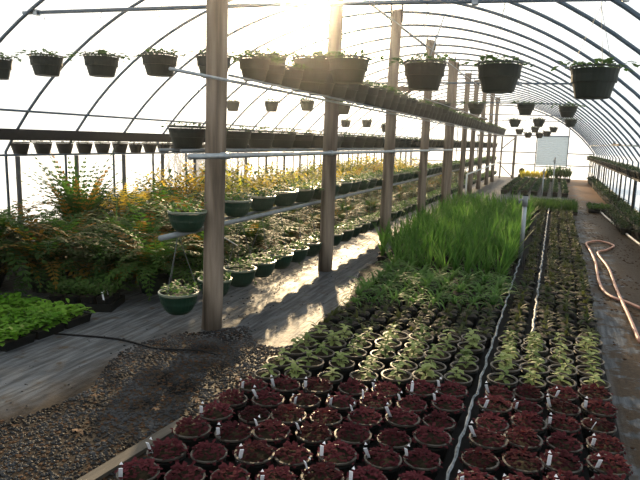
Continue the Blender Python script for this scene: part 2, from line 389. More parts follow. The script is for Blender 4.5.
# ------------------------------------------------------------ rails of the plant rack
def rail(name, x, z, ya, yb, r, m, lab, joints=()):
    t = empty(name, (x, ya, z)); tag(t, lab, 'rail')
    n = 8; b = MB(); b.tube([(0, (yb-ya)*k/n, 0) for k in range(n+1)], r, 10); b.build('pipe', M[m], t, True)
    if joints:
        for j in joints: b = MB(); b.tube([(0, j-.05, 0), (0, j+.05, 0)], r*1.35, 10); b.build('coupling', M[m], t, True)
    return t
REND = 30.6
rail('pipe_rail', -2.425, 2.035, 3.45, REND, .012, 'galv', 'top pipe rail nearer the posts, under the highest row of pots')
rail('pipe_rail', -2.24, 2.040, 3.9, REND, .009, 'pipe_grey', 'top pipe rail nearer the aisle, under the highest row of pots')
rail('pipe_rail', -2.72, 1.485, 4.0, REND, .013, 'pipe_grey', 'middle pipe rail close behind the posts carrying dark pots')
rail('pipe_rail', -2.92, 1.485, 4.0, REND, .013, 'pipe_grey', 'middle pipe rail farther behind the posts carrying dark pots')
rail('pipe_rail', PX+.12, 1.455, 3.68, 15.4, .022, 'galv', 'shiny galvanised pipe with open end crossing the first post', (.5, 2.9, 5.8, 8.7))
rail('pipe_rail', -2.72, .835, 3.72, REND, .022, 'pipe_grey', 'lower grey pipe rail close behind the posts, under the green pots')
rail('pipe_rail', -2.88, .835, 4.4, REND, .015, 'pipe_grey', 'lower thin pipe rail farther behind the posts')
# white handrail in the distance
t = empty('handrail', (-2.2, 16.6, 0)); tag(t, 'white pipe handrail with an upright standing beside the far pots', 'handrail')
b = MB(); b.tube([(0, 0, 0), (0, 0, .80)], .022, 8); b.build('upright', M['pvc'], t, True)
b = MB(); b.tube([(0, 0, .80), (0, 6, .86), (0, 12.5, .98)], .02, 8); b.build('rail', M['pvc'], t, True)
# end frame of the rack
t = empty('rack_end_frame', (-1.92, 31.2, 0)); tag(t, 'timber end frame with diagonal braces at the far end of the rack', 'frame')
b = MB(); b.box((0, 0, 1.05), (.12, .1, 2.1)); b.build('upright', M['wood'], t)
b = MB(); b.box((-.62, 0, 1.05), (.08, .08, 2.1)); b.build('upright', M['wood'], t)
b = MB(); b.tube([(0, 0, 2.0), (-.6, 0, 1.45)], .03, 6); b.build('brace', M['wood'], t)
b = MB(); b.tube([(0, 0, .05), (-.6, 0, .62)], .03, 6); b.build('brace', M['wood'], t)
b = MB(); b.box((-.9, 0, 2.07), (1.9, .08, .08)); b.build('top_bar', M['wood'], t)

# ------------------------------------------------------------ end wall
t = empty('end_wall_frame', (0, Y1-.06, 0)); tag(t, 'steel bars framing the far end wall around the panel', 'frame')
b = MB()
for x0, x1, z in ((XL+.1, -.95, .68), (.5, XR-.1, .68), (XL+.1, -.95, 1.28), (.5, XR-.1, 1.28), (-2.55, .55, 2.14), (-.95, .5, .60)): b.tube([(x0, 0, z), (x1, 0, z)], .028, 6)
b.build('crossbar', M['frame'], t)
for x, z in ((-5, 3.2), (-3.9, 2.1), (-.98, 3.0), (.52, 2.5), (XR-.25, 1.2)):
    b = MB(); b.tube([(x, 0, 0), (x, 0, z)], .028, 6); b.build('upright', M['frame'], t)
b = MB(); b.tube([(x, 0, z) for x, z in arc(30, .1)], .035, 6); b.build('gable_arch', M['frame'], t, True)
b = MB()
n = 15
for k in range(n):
    z0 = .66+k*1.46/n; b.add([(-.94, -.03, z0), (.5, -.03, z0), (.5, -.05, z0+.05), (-.94, -.05, z0+.05), (.5, -.03, z0+1.46/n), (-.94, -.03, z0+1.46/n)], [(0, 1, 2, 3), (3, 2, 4, 5)])
o = b.build('wall_panel', M['panel'], None, loc=(0, Y1-.08, 0)); tag(o, 'pale blue-grey corrugated panel in the far end wall', 'panel')
t = empty('utility_blower', (-1.52, 31.5, 0)); tag(t, 'small black blower with round top on the floor by the end wall', 'blower')
b = MB(); b.lathe([(.16, 0), (.18, .05), (.17, .2), (.09, .24)], 16, closed=True); b.disc(.09, .24, 16); b.build('base', M['dark_steel'], t, True)
b = MB(); b.lathe([(.02, .22), (.12, .28), (.15, .38), (.12, .48), (.02, .53)], 16); b.build('housing', M['dark_steel'], t, True)

# ------------------------------------------------------------ pots
def pot_mesh(rt, rb, h, m, rim=.012, n=28, sq=0, curve=0, name='pot'):
    b = MB(); P = [(rb*.9, 0), (rb, .006)]
    for k in range(1, 6):
        t = k/5; P.append((rb+(rt-rb)*(t**(1-curve)), .006+(h-.03)*t))
    P += [(rt-.008, h-.02), (rt-.012, h*.5), (rb*.8, h*.45)]
    b.lathe(P, n, closed=True, sq=sq); return b.mesh(name, M[m], False)
def rim_mesh(rt, h, m, th=.006, hh=.014, n=28, sq=0):
    b = MB(); b.lathe([(rt-.003, h-hh), (rt+th, h-hh), (rt+th, h), (rt-.006, h+.001), (rt-.010, h-hh)], n, sq=sq); return b.mesh('rim', M[m], False)
def soil_mesh(r, z, n=16, sq=0):
    b = MB(); b.disc(r, z, n, sq=sq, bump=.008); return b.mesh('soil', M['soil'])
def link(name, me, parent):
    o = bpy.data.objects.new(name, me); COL.objects.link(o); o.parent = parent; return o
def wires(parent, rt, h, top, n=3, r=.0022):
    for k in range(n):
        a = 2*pi*k/n+.5; b = MB(); b.tube([(rt*cos(a), rt*sin(a), h), (0, 0, top)], r, 4); b.build('wire', M['wire'], parent)
    b = MB(); b.tube([(0, 0, top-.01), (0, 0, top+.03), (.015, 0, top+.045), (.03, 0, top+.03)], r*1.3, 4); b.build('hook', M['wire'], parent)
def mound(r, z, n, ls, m, trail=3, up=.05):
    b = MB()
    for k in range(n):
        a = U(0, 2*pi); q = r*sqrt(U(0, 1)); b.leaf((q*cos(a), q*sin(a), z+U(-.01, up)*(1-.5*q/r)), U(0, 2*pi), U(-.1, 1.1), ls*U(.7, 1.3), ls*U(.45, .7), 3, U(.1, .5), 1)
    for k in range(trail):
        a = U(0, 2*pi); p = Vector((r*cos(a), r*sin(a), z)); e = .9
        for j in range(7):
            p = p+Vector((cos(a)*cos(e), sin(a)*cos(e), sin(e)))*.022; e -= .3; b.leaf(p, a+U(-1.6, 1.6), U(-.3, .6), ls*1.3, ls*.9, 3, .2, 1)
    return b.mesh('foliage', M[m])
def blades(n, ls, wd, m, r0=.02, el=(.9, 1.4), droop=.25, z=.1, shape=0, seg=5, fold=0):
    b = MB()
    for k in range(n):
        a = U(0, 2*pi); q = U(0, r0); b.leaf((q*cos(a), q*sin(a), z), U(0, 2*pi), U(*el), ls*U(.6, 1.1), wd*U(.8, 1.2), seg, droop*U(.6, 1.4), shape, fold=fold)
    return b.mesh('foliage', M[m])

# ---- square-shouldered hanging baskets under the cross pipes
def basket_protos(nv, rt, rb, h, m, top, leafm='green_mid', rimm='rim_dark', n_leaf=120, trail=7, curve=0, hook=True, ls=.048):
    out = []; pm = pot_mesh(rt, rb, h, m, curve=curve, n=24); rm = rim_mesh(rt, h, rimm, n=24); sm = soil_mesh(rt-.015, h-.03)
    for v in range(nv):
        t = empty('hanging_basket'); link('pot', pm, t); link('rim', rm, t); link('soil', sm, t)
        link('foliage', mound(rt*.92, h-.015, n_leaf, ls, leafm, trail, .08), t)
        if hook: wires(t, rt, h, top)
        out.append(Proto(t))
    return out
random.seed(21)
T1 = [(-6.25, 2.42, .9), (-5.49, 2.47, .98), (-4.71, 2.46, 1), (-3.95, 2.46, 1), (-3.30, 2.42, .95), (-2.68, 2.40, .92), (-2.22, 2.38, 1), (-1.86, 2.38, 1.02), (-1.15, 2.31, 1), (-.51, 2.29, 1), (.23, 2.24, 1)]
bp = basket_protos(4, .185, .132, .245, 'pot_dark', .70)
for i, (x, z, s) in enumerate(T1):
    zt = 2.93-(.17)*(x+6.0)/6.4 - .01
    k = (zt-(z-.245*s))/.745
    p = bp[i % 4].place((x, 5.44, z-.245*s), U(0, 6), (s, s, s if abs(k-s) > .35 else k), f'dark hanging basket under the nearest cross pipe, {nth(i)} from the left film wall', 'hanging basket', 'baskets under the nearest cross pipe')
bps = basket_protos(3, .165, .105, .21, 'pot_dark', .55, n_leaf=50)
FAR = [('second', 12.34, [(-2.21, 2.4), (-1.55, 2.4), (-.62, 2.40), (.13, 2.36)], 1.0), ('third', 18.09, [(-1.17, 2.33), (-.53, 2.35), (.29, 2.36)], 1.0),
       ('fourth', 24.99, [(-1.42, 2.24), (-.85, 2.33), (-.18, 2.34), (-.40, 2.18), (-1.10, 2.12), (-.68, 2.12)], .95)]
for nm, y, l, s in FAR:
    for i, (x, z) in enumerate(l):
        bps[i % 3].place((x, y+(0 if i < 4 else .35), z-.21*s), U(0, 6), s, f'small dark hanging basket under the {nm} cross pipe, {nth(i)} from the posts', 'hanging basket', f'baskets under the {nm} cross pipe')
pipe('hanging_wire', [(-7.1, 9.6, 2.26), (-5, 9.6, 2.62), (-3, 9.6, 2.62), (-2.6, 9.6, 2.6)], .006, 'galv', 'thin wire carrying three small baskets behind the second post', 'wire', n=5)
pipe('hanging_wire', [(-6.6, 14, 2.4), (-4.5, 14, 2.45), (-2.6, 14, 2.5)], .006, 'galv', 'thin wire carrying three small baskets near the sun glare', 'wire', n=5)
bq = basket_protos(2, .125, .09, .17, 'pot_dark', .38, n_leaf=35, trail=2)
for i, (x, y, z) in enumerate([(-5.43, 9.6, 2.23), (-4.67, 9.6, 2.23), (-4.0, 9.6, 2.25), (-3.35, 9.6, 2.2), (-4.81, 14, 2.09), (-4.28, 14, 2.10), (-3.8, 14, 2.0)]):
    g = i < 4
    bq[i % 2].place((x, y, z-.17), U(0, 6), 1, f'small basket hanging from the thin wire {"behind the second post" if g else "beside the sun glare"}, {nth(i if g else i-4)} from the film wall', 'hanging basket', 'small baskets on wires')

# ---- rows of pots on the rack
def potrow(protos, x, z, ys, what, where, grp, cut=14, jx=.01, small=0):
    for i, y in enumerate(ys):
        lab = f'{what} {where}, {nth(i)} from near end' if i < cut else f'{what} {where}, in the distant run'
        protos[i % len(protos)].place((x+U(-jx, jx), y, z), U(0, 6), U(.96, 1.04)*(.74 if i < small else 1), lab, 'plant pot', grp if i < cut else grp+', distant run')
def potproto(nv, rt, rb, h, m, rimm, leafm, nl, ls, trail=2, curve=0, wire=None, up=.05, name='basket_pot'):
    out = []; pm = pot_mesh(rt, rb, h, m, curve=curve); rm = rim_mesh(rt, h, rimm); sm = soil_mesh(rt-.015, h-.03)
    for v in range(nv):
        t = empty(name); link('pot', pm, t); link('rim', rm, t); link('soil', sm, t); link('foliage', mound(rt*.95, h-.015, nl, ls, leafm, trail, up), t)
        if wire: wires(t, rt, h, wire)
        out.append(Proto(t))
    return out
random.seed(31)
def steps(first, st, end=30):
    ys = list(first)
    while ys[-1] < end: ys.append(ys[-1]+st)
    return ys
potrow(potproto(4, .165, .115, .23, 'pot_dark', 'rim_dark', 'green_mid', 85, .042, up=.10, trail=4), -2.31, 2.053, steps([4.42, 4.74], .385, 27.5), 'dark pot with short greenery', 'on the top rail', 'pots on the top rail', small=3)
potrow(potproto(4, .155, .11, .18, 'pot_dark', 'rim_dark', 'green_mid', 70, .034, up=.07), -2.83, 1.50, steps([4.26, 5.04], .53), 'dark wide pot', 'on the middle rail', 'pots on the middle rail', jx=.005)
lp = potproto(4, .15, .09, .165, 'pot_green', 'rim', 'lush', 110, .042, curve=.45, up=.12)
potrow(lp, -2.80, .858, steps([5.02, 5.57, 6.13, 6.66], .46), 'green bowl-shaped pot', 'on the lower rail', 'green pots on the lower rail')
lp[0].place((-2.665, 4.0, .858), 1, 1, 'green bowl-shaped pot on the lower rail end, just before the first post', 'plant pot')
hp = potproto(4, .15, .085, .17, 'pot_green', 'rim', 'lush', 110, .042, up=.10, trail=1, curve=.45, wire=.62, name='hanging_pot')
potrow(hp, -2.74, .19, steps([3.97, 4.54, 5.0, 5.46, 5.92], .42), 'green pot hung on wires', 'below the lower rail', 'green pots hanging below the lower rail')
# left wall shelf row
random.seed(35)
rail('pipe_rail', XL+.25, 1.255, 2.0, 32.5, .014, 'frame', 'thin pipe shelf along the film wall holding small pots')
rail('pipe_rail', XL+.13, 1.255, 2.0, 32.5, .014, 'frame', 'second thin pipe of the shelf along the film wall')
ys = [6.67+.435*k for k in range(45)]
potrow(potproto(3, .135, .095, .18, 'pot_black', 'rim_dark', 'dark_leaf', 40, .035, up=.07), XL+.19, 1.27, ys, 'small black pot', 'on the left film wall shelf', 'small pots on the film wall shelf', 18)
# right side: shelf and floor rows
random.seed(36)
t = empty('wall_shelf', (1.5, 11, 1.06)); tag(t, 'narrow dark shelf along the right wall under the row of pots', 'shelf')
b = MB(); b.box((0, 10.6, 0), (.24, 21.2, .02)); b.build('board', M['dark_steel'], t)
b = MB(); b.box((-.125, 10.6, .0), (.01, 21.2, .03)); b.build('edge', M['dark_steel'], t)
for k in range(8): b = MB(); b.tube([(.1, .4+k*2.9, 0), (.1, .4+k*2.9, -1.06)], .018, 6); b.build('leg', M['dark_steel'], t)
potrow(potproto(3, .13, .10, .13, 'pot_black', 'rim_dark', 'dark_leaf', 60, .035, up=.08, trail=3), 1.5, 1.071, [11.2+.34*k for k in range(61)], 'black trailing pot', 'on the right wall shelf', 'pots on the right wall shelf', 14)
potrow(potproto(3, .15, .12, .22, 'pot_black', 'rim_dark', 'dark_leaf', 120, .05, up=.16, trail=3, name='floor_pot'), 1.6, 0, [9.6+.32*k for k in range(66)], 'bushy black pot', 'on the floor by the right wall', 'pots on the floor by the right wall', 14)
potrow(potproto(2, .12, .09, .14, 'pot_black', 'rim_dark', 'dark_leaf', 80, .045, up=.12, trail=2, name='floor_pot'), 1.36, 0, [12.6+.32*k for k in range(12)], 'leafy pot', 'of the inner row by the right wall', 'front row of pots by the right wall', 12)

# ------------------------------------------------------------ front bed
b = MB(); b.add([(-1.78, 1.6, .004), (.47, 1.6, .004), (.47, 16.9, .004), (-2.12, 16.0, .004), (-2.15, 7, .004), (-1.78, 5.4, .004)], [(0, 1, 2, 3, 4, 5)]); tag(b.build('bed_shade_sheet', M['liner']), 'added black sheet standing in for shade between pots of the long bed', 'ground liner')  # black sheet added to darken the gaps between the pots
random.seed(41)
def stake():
    b = MB(); q = Matrix.Rotation(.25, 3, 'X'); b.box((0, 0, 0), (.017, .003, .10), mat3=q); b.add([(-.0085, .012, .049), (.0085, .012, .049), (0, .016, .062)], [(0, 1, 2)]); return b.mesh('label_stake', M['tag'])
stm = stake()
pm = pot_mesh(.088, .062, .125, 'pot_black', n=20); rm = rim_mesh(.088, .125, 'terr', th=.004, hh=.008); sm = soil_mesh(.078, .108); sm.materials[0] = mat('mossy_soil', (.022, .017, .010), .95, scale=50, var=.6, spec=.1)
def burg():
    b = MB()
    for k in range(135):
        a = U(0, 2*pi); q = .100*U(0, 1)**.6; z = .112+.06*(1-(q/.1)**2)*U(.3, 1); b.leaf((q*cos(a)*.85, q*sin(a)*.85, z), a+U(-.9, .9), U(-.2, 1.0), U(.016, .034), U(.014, .024), 3, .3, 1)
    return b.mesh('foliage', M['burg'])
def greenp():
    b = MB(); 
    for s_ in range(random.choice((1, 1, 2))):
        x, y = U(-.025, .025), U(-.025, .025); h = U(.05, .09); b.tube([(x, y, .1), (x*1.3, y*1.3, .1+h)], .003, 4, 1)
        a = U(0, 3)
        for k in range(3):
            z = .125+h*(k/2.2); a += 1.0
            for j in range(3): b.leaf((x*1.2, y*1.2, z), a+j*2.1+U(-.3, .3), U(.0, .45), (.080-.008*k)*U(.75, 1.15), .036*U(.8, 1.1), 4, .22, 1, 0, .12)
    return b.mesh('foliage', [M['varieg'], M['twig']])
def mkplant(name, fol, stakes):
    t = empty(name); link('pot', pm, t); link('rim', rm, t); link('soil', sm, t); link('foliage', fol, t)
    if stakes:
        s_ = link('label_stake', stm, t); s_.location = (-.07, -.03, .128); s_.rotation_euler = (U(-.2, .2), U(-.25, .25), U(-.5, .5))
    return Proto(t)
pr = [mkplant('burgundy_potted_plant', burg(), i < 4) for i in range(6)]
pg = [mkplant('green_potted_plant', greenp(), False) for i in range(8)]
BC = [.35, .16, -.02, -.20] + [-.46-.19*k for k in range(7)]
for r in range(14):
    for c_, x in enumerate(BC):
        y = 2.40+.215*r+(x*.38)
        if x < -.3: y += .1*(r % 1)
        if y > 4.80+.40*x: continue
        xx, yy = x+U(-.012, .012), y+U(-.012, .012)
        if y < 3.84+.38*x:
            pr[random.randrange(6)].place((xx, yy, 0), U(-.7, .7), U(.94, 1.06), f'burgundy plant in black pot, {nth(r)} row from camera, {nth(c_)} column from path', 'potted plant', 'burgundy potted plants in the front bed')
        else:
            pg[random.randrange(8)].place((xx, yy, 0), U(0, 6), U(.9, 1.1), f'light green potted plant, {nth(r)} row from camera, {nth(c_)} column from path', 'potted plant', 'light green potted plants in the front bed')

# ------------------------------------------------------------ square pots behind the front bed
random.seed(43)
sqm = pot_mesh(.066, .054, .115, 'pot_black', n=16, sq=8); sqs = soil_mesh(.060, .10, 16, 8)
def sqp(name, fol):
    t = empty(name); link('pot', sqm, t); link('soil', sqs, t); link('foliage', fol, t); return Proto(t)
dl = [sqp('potted_daylily', blades(n_, l_, w_, m, el=(.5, 1.35), droop=.42, z=.10)) for n_, l_, w_, m in ((9, .13, .022, 'day'), (8, .12, .024, 'day'), (9, .13, .022, 'olive'), (18, .24, .020, 'lush'), (18, .22, .022, 'lush'), (16, .25, .018, 'lush'))]
CX = [.38, .21, .04, -.19] + [-.43-.175*k for k in range(8)]
for r in range(19):
    for c_, x in enumerate(CX):
        y = 4.98+.185*r+.40*x
        if y > (6.85 if x > -1.6 else 7.5): continue
        if x > -.3 and y > 6.7: continue
        sel = dl[random.randrange(3)] if r < 5 or x > -.3 else dl[3+random.randrange(3)]
        sel.place((x+U(-.008, .008), y+U(-.008, .008), 0), U(0, 6), U(.9, 1.15) if r < 7 else U(1.05, 1.3), f'strap-leaved seedling, {nth(r)} row behind the light green plants, {nth(c_)} column from path', 'potted plant', 'strap-leaved seedlings in square pots')
# tall sword-leaved block
ir = [sqp('potted_iris', blades(14, .54, .034, 'iris', el=(1.0, 1.5), droop=.10, z=.10, shape=2, seg=4)) for k in range(6)]
ni = 0
for r in range(33):
    y = 6.95+.235*r
    for c_ in range(9):
        x = -2.08+.2*c_+(.05 if r % 2 else 0)
        if x > -.36 or ni >= 296 or (x < -1.75 and y < 7.6): continue
        ni += 1
        ir[random.randrange(6)].place((x+U(-.03, .03), y+U(-.03, .03), 0), U(0, 6), U(.75, 1.05) if r > 1 else U(.6, .8), 'tall sword-leaved green plant in the dense block beside the near standpipe', 'potted plant', 'tall sword-leaved plants in one dense block')
# narrow strip beside the path
pn = [sqp('potted_perennial', f) for f in (blades(16, .13, .024, 'olive', el=(.2, 1.3), droop=.35), mound(.06, .11, 40, .035, 'olive', 0, .06), mound(.065, .11, 40, .04, 'day', 0, .07), blades(14, .14, .02, 'day', el=(.4, 1.3), droop=.4))]
for r in range(46):
    y = 6.95+.185*r
    for c_, x in enumerate((.40, .24, .08, -.18)):
        if y > 15.1: continue
        lab = (f'low olive-leaved plant in narrow strip, {nth(r)} row behind strap-leaved seedlings, {nth(c_)} column' if r < 12 else 'low olive-leaved plant far down the narrow strip beside the path')
        pn[random.randrange(4)].place((x+U(-.01, .01), y, 0), U(0, 6), U(.9, 1.1), lab, 'potted plant', 'low plants in the narrow strip' + ('' if r < 12 else ', far part'))
# far green block of grass-like flats and far rows
def flat(name, lx, ly, h, n, ls, wd, m, el=(.8, 1.5), shape=1, droop=.2, hh=0, seg=3, tray='pot_black'):
    t = empty(name); b = MB(); x, y = lx/2, ly/2
    b.add([(-x+.015, -y+.015, 0), (x-.015, -y+.015, 0), (x-.015, y-.015, 0), (-x+.015, y-.015, 0), (-x, -y, h), (x, -y, h), (x, y, h), (-x, y, h), (-x+.01, -y+.01, h-.012), (x-.01, -y+.01, h-.012), (x-.01, y-.01, h-.012), (-x+.01, y-.01, h-.012)],
          [(3, 2, 1, 0), (0, 1, 5, 4), (1, 2, 6, 5), (2, 3, 7, 6), (3, 0, 4, 7), (4, 5, 9, 8), (5, 6, 10, 9), (6, 7, 11, 10), (7, 4, 8, 11)]); b.build('tray', M[tray], t)
    b = MB(); b.add([(-x+.01, -y+.01, h-.012), (x-.01, -y+.01, h-.012), (x-.01, y-.01, h-.012), (-x+.01, y-.01, h-.012)], [(0, 1, 2, 3)]); b.build('soil', M['soil'], t)
    b = MB()
    for k in range(n): b.leaf((U(-x, x)*.95, U(-y, y)*.95, h+U(-.01, hh)), U(0, 2*pi), U(*el), ls*U(.6, 1.2), wd*U(.7, 1.2), seg, droop, shape)
    b.build('foliage', M[m], t); return Proto(t)
random.seed(47)
hd = [flat('grassy_flat', .36, .50, .08, 260, .24, .014, 'green_mid', (1.1, 1.5), 2, .08) for k in range(3)]
for i in range(1, 4):
    for j in range(3): hd[(i+j) % 3].place((-.72+.38*i, 15.75+.54*j, 0), 0, 1, f'flat of upright green seedlings, {nth(j)} row beyond narrow strip, {nth(3-i)} from path', 'seedling flat', 'grassy flats beyond the strip')
ff = [flat('seedling_flat', .21, .56, .13, 90, .08, .03, 'flat_leaf', (.3, 1.4), 1, .25, .05) for k in range(3)]
for j in range(14):
    for i in range(7):
        ff[(i+j) % 3].place((-1.52+.315*i, 21.2+.6*j, 0), 0, 1, f'dark green seedling flat in far block, {nth(j)} row, {nth(6-i)} from path', 'seedling flat', 'seedling flats in the far block')
yf = [flat('tall_green_flat', .45, .55, .1, 160, .34, .03, m, (.9, 1.5), 1, .15, .08) for m in ('gold', 'green_mid')]
for i in range(5): yf[0 if i < 3 else 1].place((-1.3+.42*i, 30.4, 0), 0, 1 if i < 3 else 1.5, f'{"yellow-green" if i < 3 else "bushy green"} tray of plants before the far panel, {nth(4-i)} from the path', 'plant tray', 'trays before the far panel')
rf = [flat('low_green_flat', .28, .54, .09, 160, .10, .03, 'green_mid', (.3, 1.3), 1, .25, .04)]
for i in range(4): rf[0].place((1.0+.3*(i % 2), 16.6+.58*(i//2), 0), 0, 1, f'bright green tray on soil before right wall pots, {["near inner", "near outer", "far inner", "far outer"][i]}', 'seedling flat', 'green trays by the right wall')

# ------------------------------------------------------------ left: bright seedling flats and small tray
random.seed(51)
sf = [flat('leafy_seedling_flat', .50, .28, .07, 330, .06, .04, 'salad', (.0, 1.1), 1, .3, .07, 4) for k in range(3)]
for i in range(3):
    for j in range(3): sf[(i+j) % 3].place((-3.86-.52*i, 3.22+.3*j, 0), .0, 1, f'black flat packed with bright green seedlings, {nth(i)} from the aisle, {nth(j)} from the camera', 'seedling flat', 'bright green seedling flats')
t = empty('carrying_tray', (-4.0, 4.30, 0), .35); tag(t, 'shallow black carrying tray on the floor before the ferns', 'tray')
b = MB(); b.box((0, 0, .01), (.62, .36, .02)); b.build('base', M['pot_black'], t)
for c, d in (((0, -.18, .035), (.62, .012, .07)), ((0, .18, .035), (.62, .012, .07)), ((-.31, 0, .035), (.012, .36, .07)), ((.31, 0, .035), (.012, .36, .07))):
    b = MB(); b.box(c, d); b.build('side', M['pot_black'], t)
tp = []
for k in range(2):
    t = empty('leafy_potted_seedling'); link('pot', sqm, t); link('soil', sqs, t); link('foliage', mound(.075, .12, 80, .05, 'green_mid', 2, .10), t)
    
    if k: s_ = link('label_stake', stm, t); s_.location = (.03, -.07, .11)
    tp.append(Proto(t))
for i in range(4):
    for j in range(2):
        a = .35; lx, ly = -.22+.148*i, -.08+.16*j
        tp[1 if i == 3 else 0].place((-4.0+lx*cos(a)-ly*sin(a), 4.30+lx*sin(a)+ly*cos(a), .021), U(-.3, .3), 1, f'small leafy plant in black carrying tray, {nth(j)} row, {nth(3-i)} from aisle', 'potted plant', 'small plants in the carrying tray')

# ------------------------------------------------------------ ferns and plants painted sunlit yellow on the left
random.seed(61)
fp = pot_mesh(.17, .12, .2, 'pot_dark', n=16)
def fern(nf, ln, wd, ms, el=(.5, 1.35), droop=.12, n=14, z=.2, gold=.0):
    b = MB()
    for k in range(nf): b.frond((U(-.05, .05), U(-.05, .05), z), 2*pi*k/nf*5.03+U(-.4, .4), U(*el), ln*U(.65, 1.1), wd*U(.8, 1.1), n, droop*U(.7, 1.3), 1 if U(0, 1) < gold else 0)
    return b.mesh('fronds', [M[m] for m in ms])
def fernp(name, me):
    t = empty(name); link('pot', fp, t); link('fronds', me, t); return Proto(t)
F_g = [fernp('potted_fern', fern(90, .85, .12, ['fern', 'fern_gold'], el=(.45, 1.5), gold=.05+.08*k)) for k in range(4)]
F_s = [fernp('sword_fern', fern(60, .95, .08, ['fern', 'fern_gold'], el=(1.05, 1.5), droop=.045, gold=.1)) for k in range(1)]
SP = [fernp('spider_plant', blades(60, .75, .022, 'green_mid', el=(.9, 1.45), droop=.28, z=.2, seg=8))]
G = [fernp('sunlit_potted_plant', (lambda b: b)(fern(70, .66, .085, ['gold', 'fern'], el=(.7, 1.5), droop=.09, gold=.3))) for k in range(3)]
def gbush():
    b = MB()
    for k in range(60):
        a = U(0, 2*pi); e = U(.6, 1.5); p = Vector((0, 0, .18)); 
        for j in range(9):
            p = p+Vector((cos(a)*cos(e), sin(a)*cos(e), sin(e)))*.07; b.leaf(p, a+U(-2, 2), U(-.2, .9), U(.09, .15), U(.03, .045), 3, .25, 1, 0 if U(0, 1) < .75 else 1)
    return b.mesh('fronds', [M['gold'], M['green_mid']])
G += [fernp('sunlit_potted_plant', gbush()) for k in range(3)]
near = [  # x, y, scale, proto, what
 (-4.35, 4.95, .72, F_g[0], 'low arching green fern with rusty tips'), (-3.75, 5.0, .78, F_g[1], 'broad drooping fern'), (-4.75, 4.55, .82, F_g[2], 'green fern'),
 (-5.35, 4.35, 1.1, F_g[3], 'fern with golden orange tips'), (-5.15, 5.2, .9, F_g[0], 'dense dark fern'), (-4.45, 5.75, .9, F_g[3], 'rusty-tipped fern'), (-5.9, 4.9, .85, F_g[2], 'dark fern'),
 (-3.65, 5.85, .8, F_g[1], 'arching fern'), (-5.1, 6.05, 1.0, SP[0], 'arching strap-leaved plant'), (-5.9, 6.3, 1.0, F_s[0], 'tall upright sword fern'), (-6.5, 6.9, .95, F_g[1], 'tall fern'),
 (-4.35, 6.7, .95, F_g[2], 'broad fern'), (-3.55, 6.75, .8, F_g[0], 'low fern'), (-5.2, 7.1, 1.05, F_g[3], 'golden-green fern'), (-6.1, 7.6, 1.1, G[1], 'sunlit-yellow feathery plant'), (-6.7, 5.6, .75, F_g[0], 'dark fern')]
where = ['behind the black carrying tray', 'nearest the aisle before the first post', 'behind the bright seedling flats', 'at the near edge of the film wall', 'in the second rank', 'behind the rusty arching fern', 'deep behind the seedling flats',
 'beside the near hanging pots', 'rising between the ferns', 'standing before the film wall posts', 'against the film wall', 'in the middle of the fern bed', 'under the near green pots', 'behind the arching strap-leaved plant', 'by the third film wall post', 'low at the film wall']
for (x, y, s, p, what), wh in zip(near, where):
    s *= 1.22
    p.place((x, y, 0), U(0, 6), s, f'{what} {wh}', 'fern' if 'fern' in what else 'potted plant', 'ferns near the camera')
ni = 0
for j in range(28):
    y = 7.7+.8*j
    for i, x in enumerate((-3.55, -4.35, -5.2, -6.1, -6.8)):
        if y < 8.2 and i in (3,): continue
        if j > 18 and (i+j) % 2: continue
        g = random.random() < ((.35 if y < 9 else .85) if i >= 2 else (.1 if i else 0))  # sunlit-yellow plants mostly in the far ranks, shaded green by the rack
        p = random.choice(G) if g else random.choice(F_g); s = (.66, .80, 1.1, 1.25, 1.1)[i]*U(.9, 1.1)
        rk = ('nearest the rack', 'second from the rack', 'middle', 'second from the film wall', 'nearest the film wall')[i]
        lab = f'{"sunlit-yellow plant" if g else "green fern"} in {rk} rank, {nth(j)} crosswise row behind near ferns'
        p.place((x+U(-.12, .12), y+U(-.15, .15), 0), U(0, 6), s, lab, 'potted plant' if g else 'fern', 'plants along the film wall')

# ------------------------------------------------------------ tapes, hoses, standpipes
random.seed(71)
def tape(name, x, ya, yb, z, wd, m, lab):
    b = MB(); n = int((yb-ya)/.06); P = []
    for k in range(n+1):
        y = ya+(yb-ya)*k/n; dx = .005*sin(k*.9)+U(-.005, .005); q = wd/2*(1+.25*sin(k*2.1)); zz = z+.006*sin(k*1.3)
        P += [(x+dx-q, y, zz), (x+dx, y, zz+.008), (x+dx+q, y, zz)]
    b.add(P, [(k*3+i, k*3+i+1, k*3+4+i, k*3+3+i) for k in range(n) for i in (0, 1)]); return tag(b.build(name, M[m]), lab, 'irrigation tape')
tape('irrigation_tape', -.325, 2.2, 8.2, .125, .016, 'tape', 'pale crinkled watering tape between the potted plants, running to the near standpipe')
tape('irrigation_tape', -.055, 4.98, 16.6, .12, .02, 'tape', 'grey watering tape along the narrow strip of low plants')
def standpipe(x, y, h, lab, k=1):
    t = empty('standpipe', (x, y, 0)); tag(t, lab, 'standpipe'); t.scale = (k, k, 1)
    b = MB(); b.tube([(0, 0, 0), (.005, 0, h*.5), (0, 0, h*.93)], .028, 10); b.build('pipe', M['galv'], t, True)
    b = MB(); b.tube([(0, 0, h*.86), (0, 0, h)], .036, 10); b.tube([(0, 0, h*.95), (-.06, -.03, h*.95), (-.07, -.03, h*.90)], .015, 8); b.build('faucet', M['pipe_grey'], t, True)
    b = MB(); b.box((0, 0, h+.01), (.07, .015, .02)); b.build('handle', M['dark_steel'], t)
standpipe(-.33, 8.35, .95, 'grey upright standpipe with tap at the corner of the sword-leaved block')
standpipe(-.27, 17.4, 1.0, 'thin pale standpipe behind the grassy flats', .6)
standpipe(-.02, 20.6, 1.25, 'tallest thin standpipe just before the far seedling block', .6)
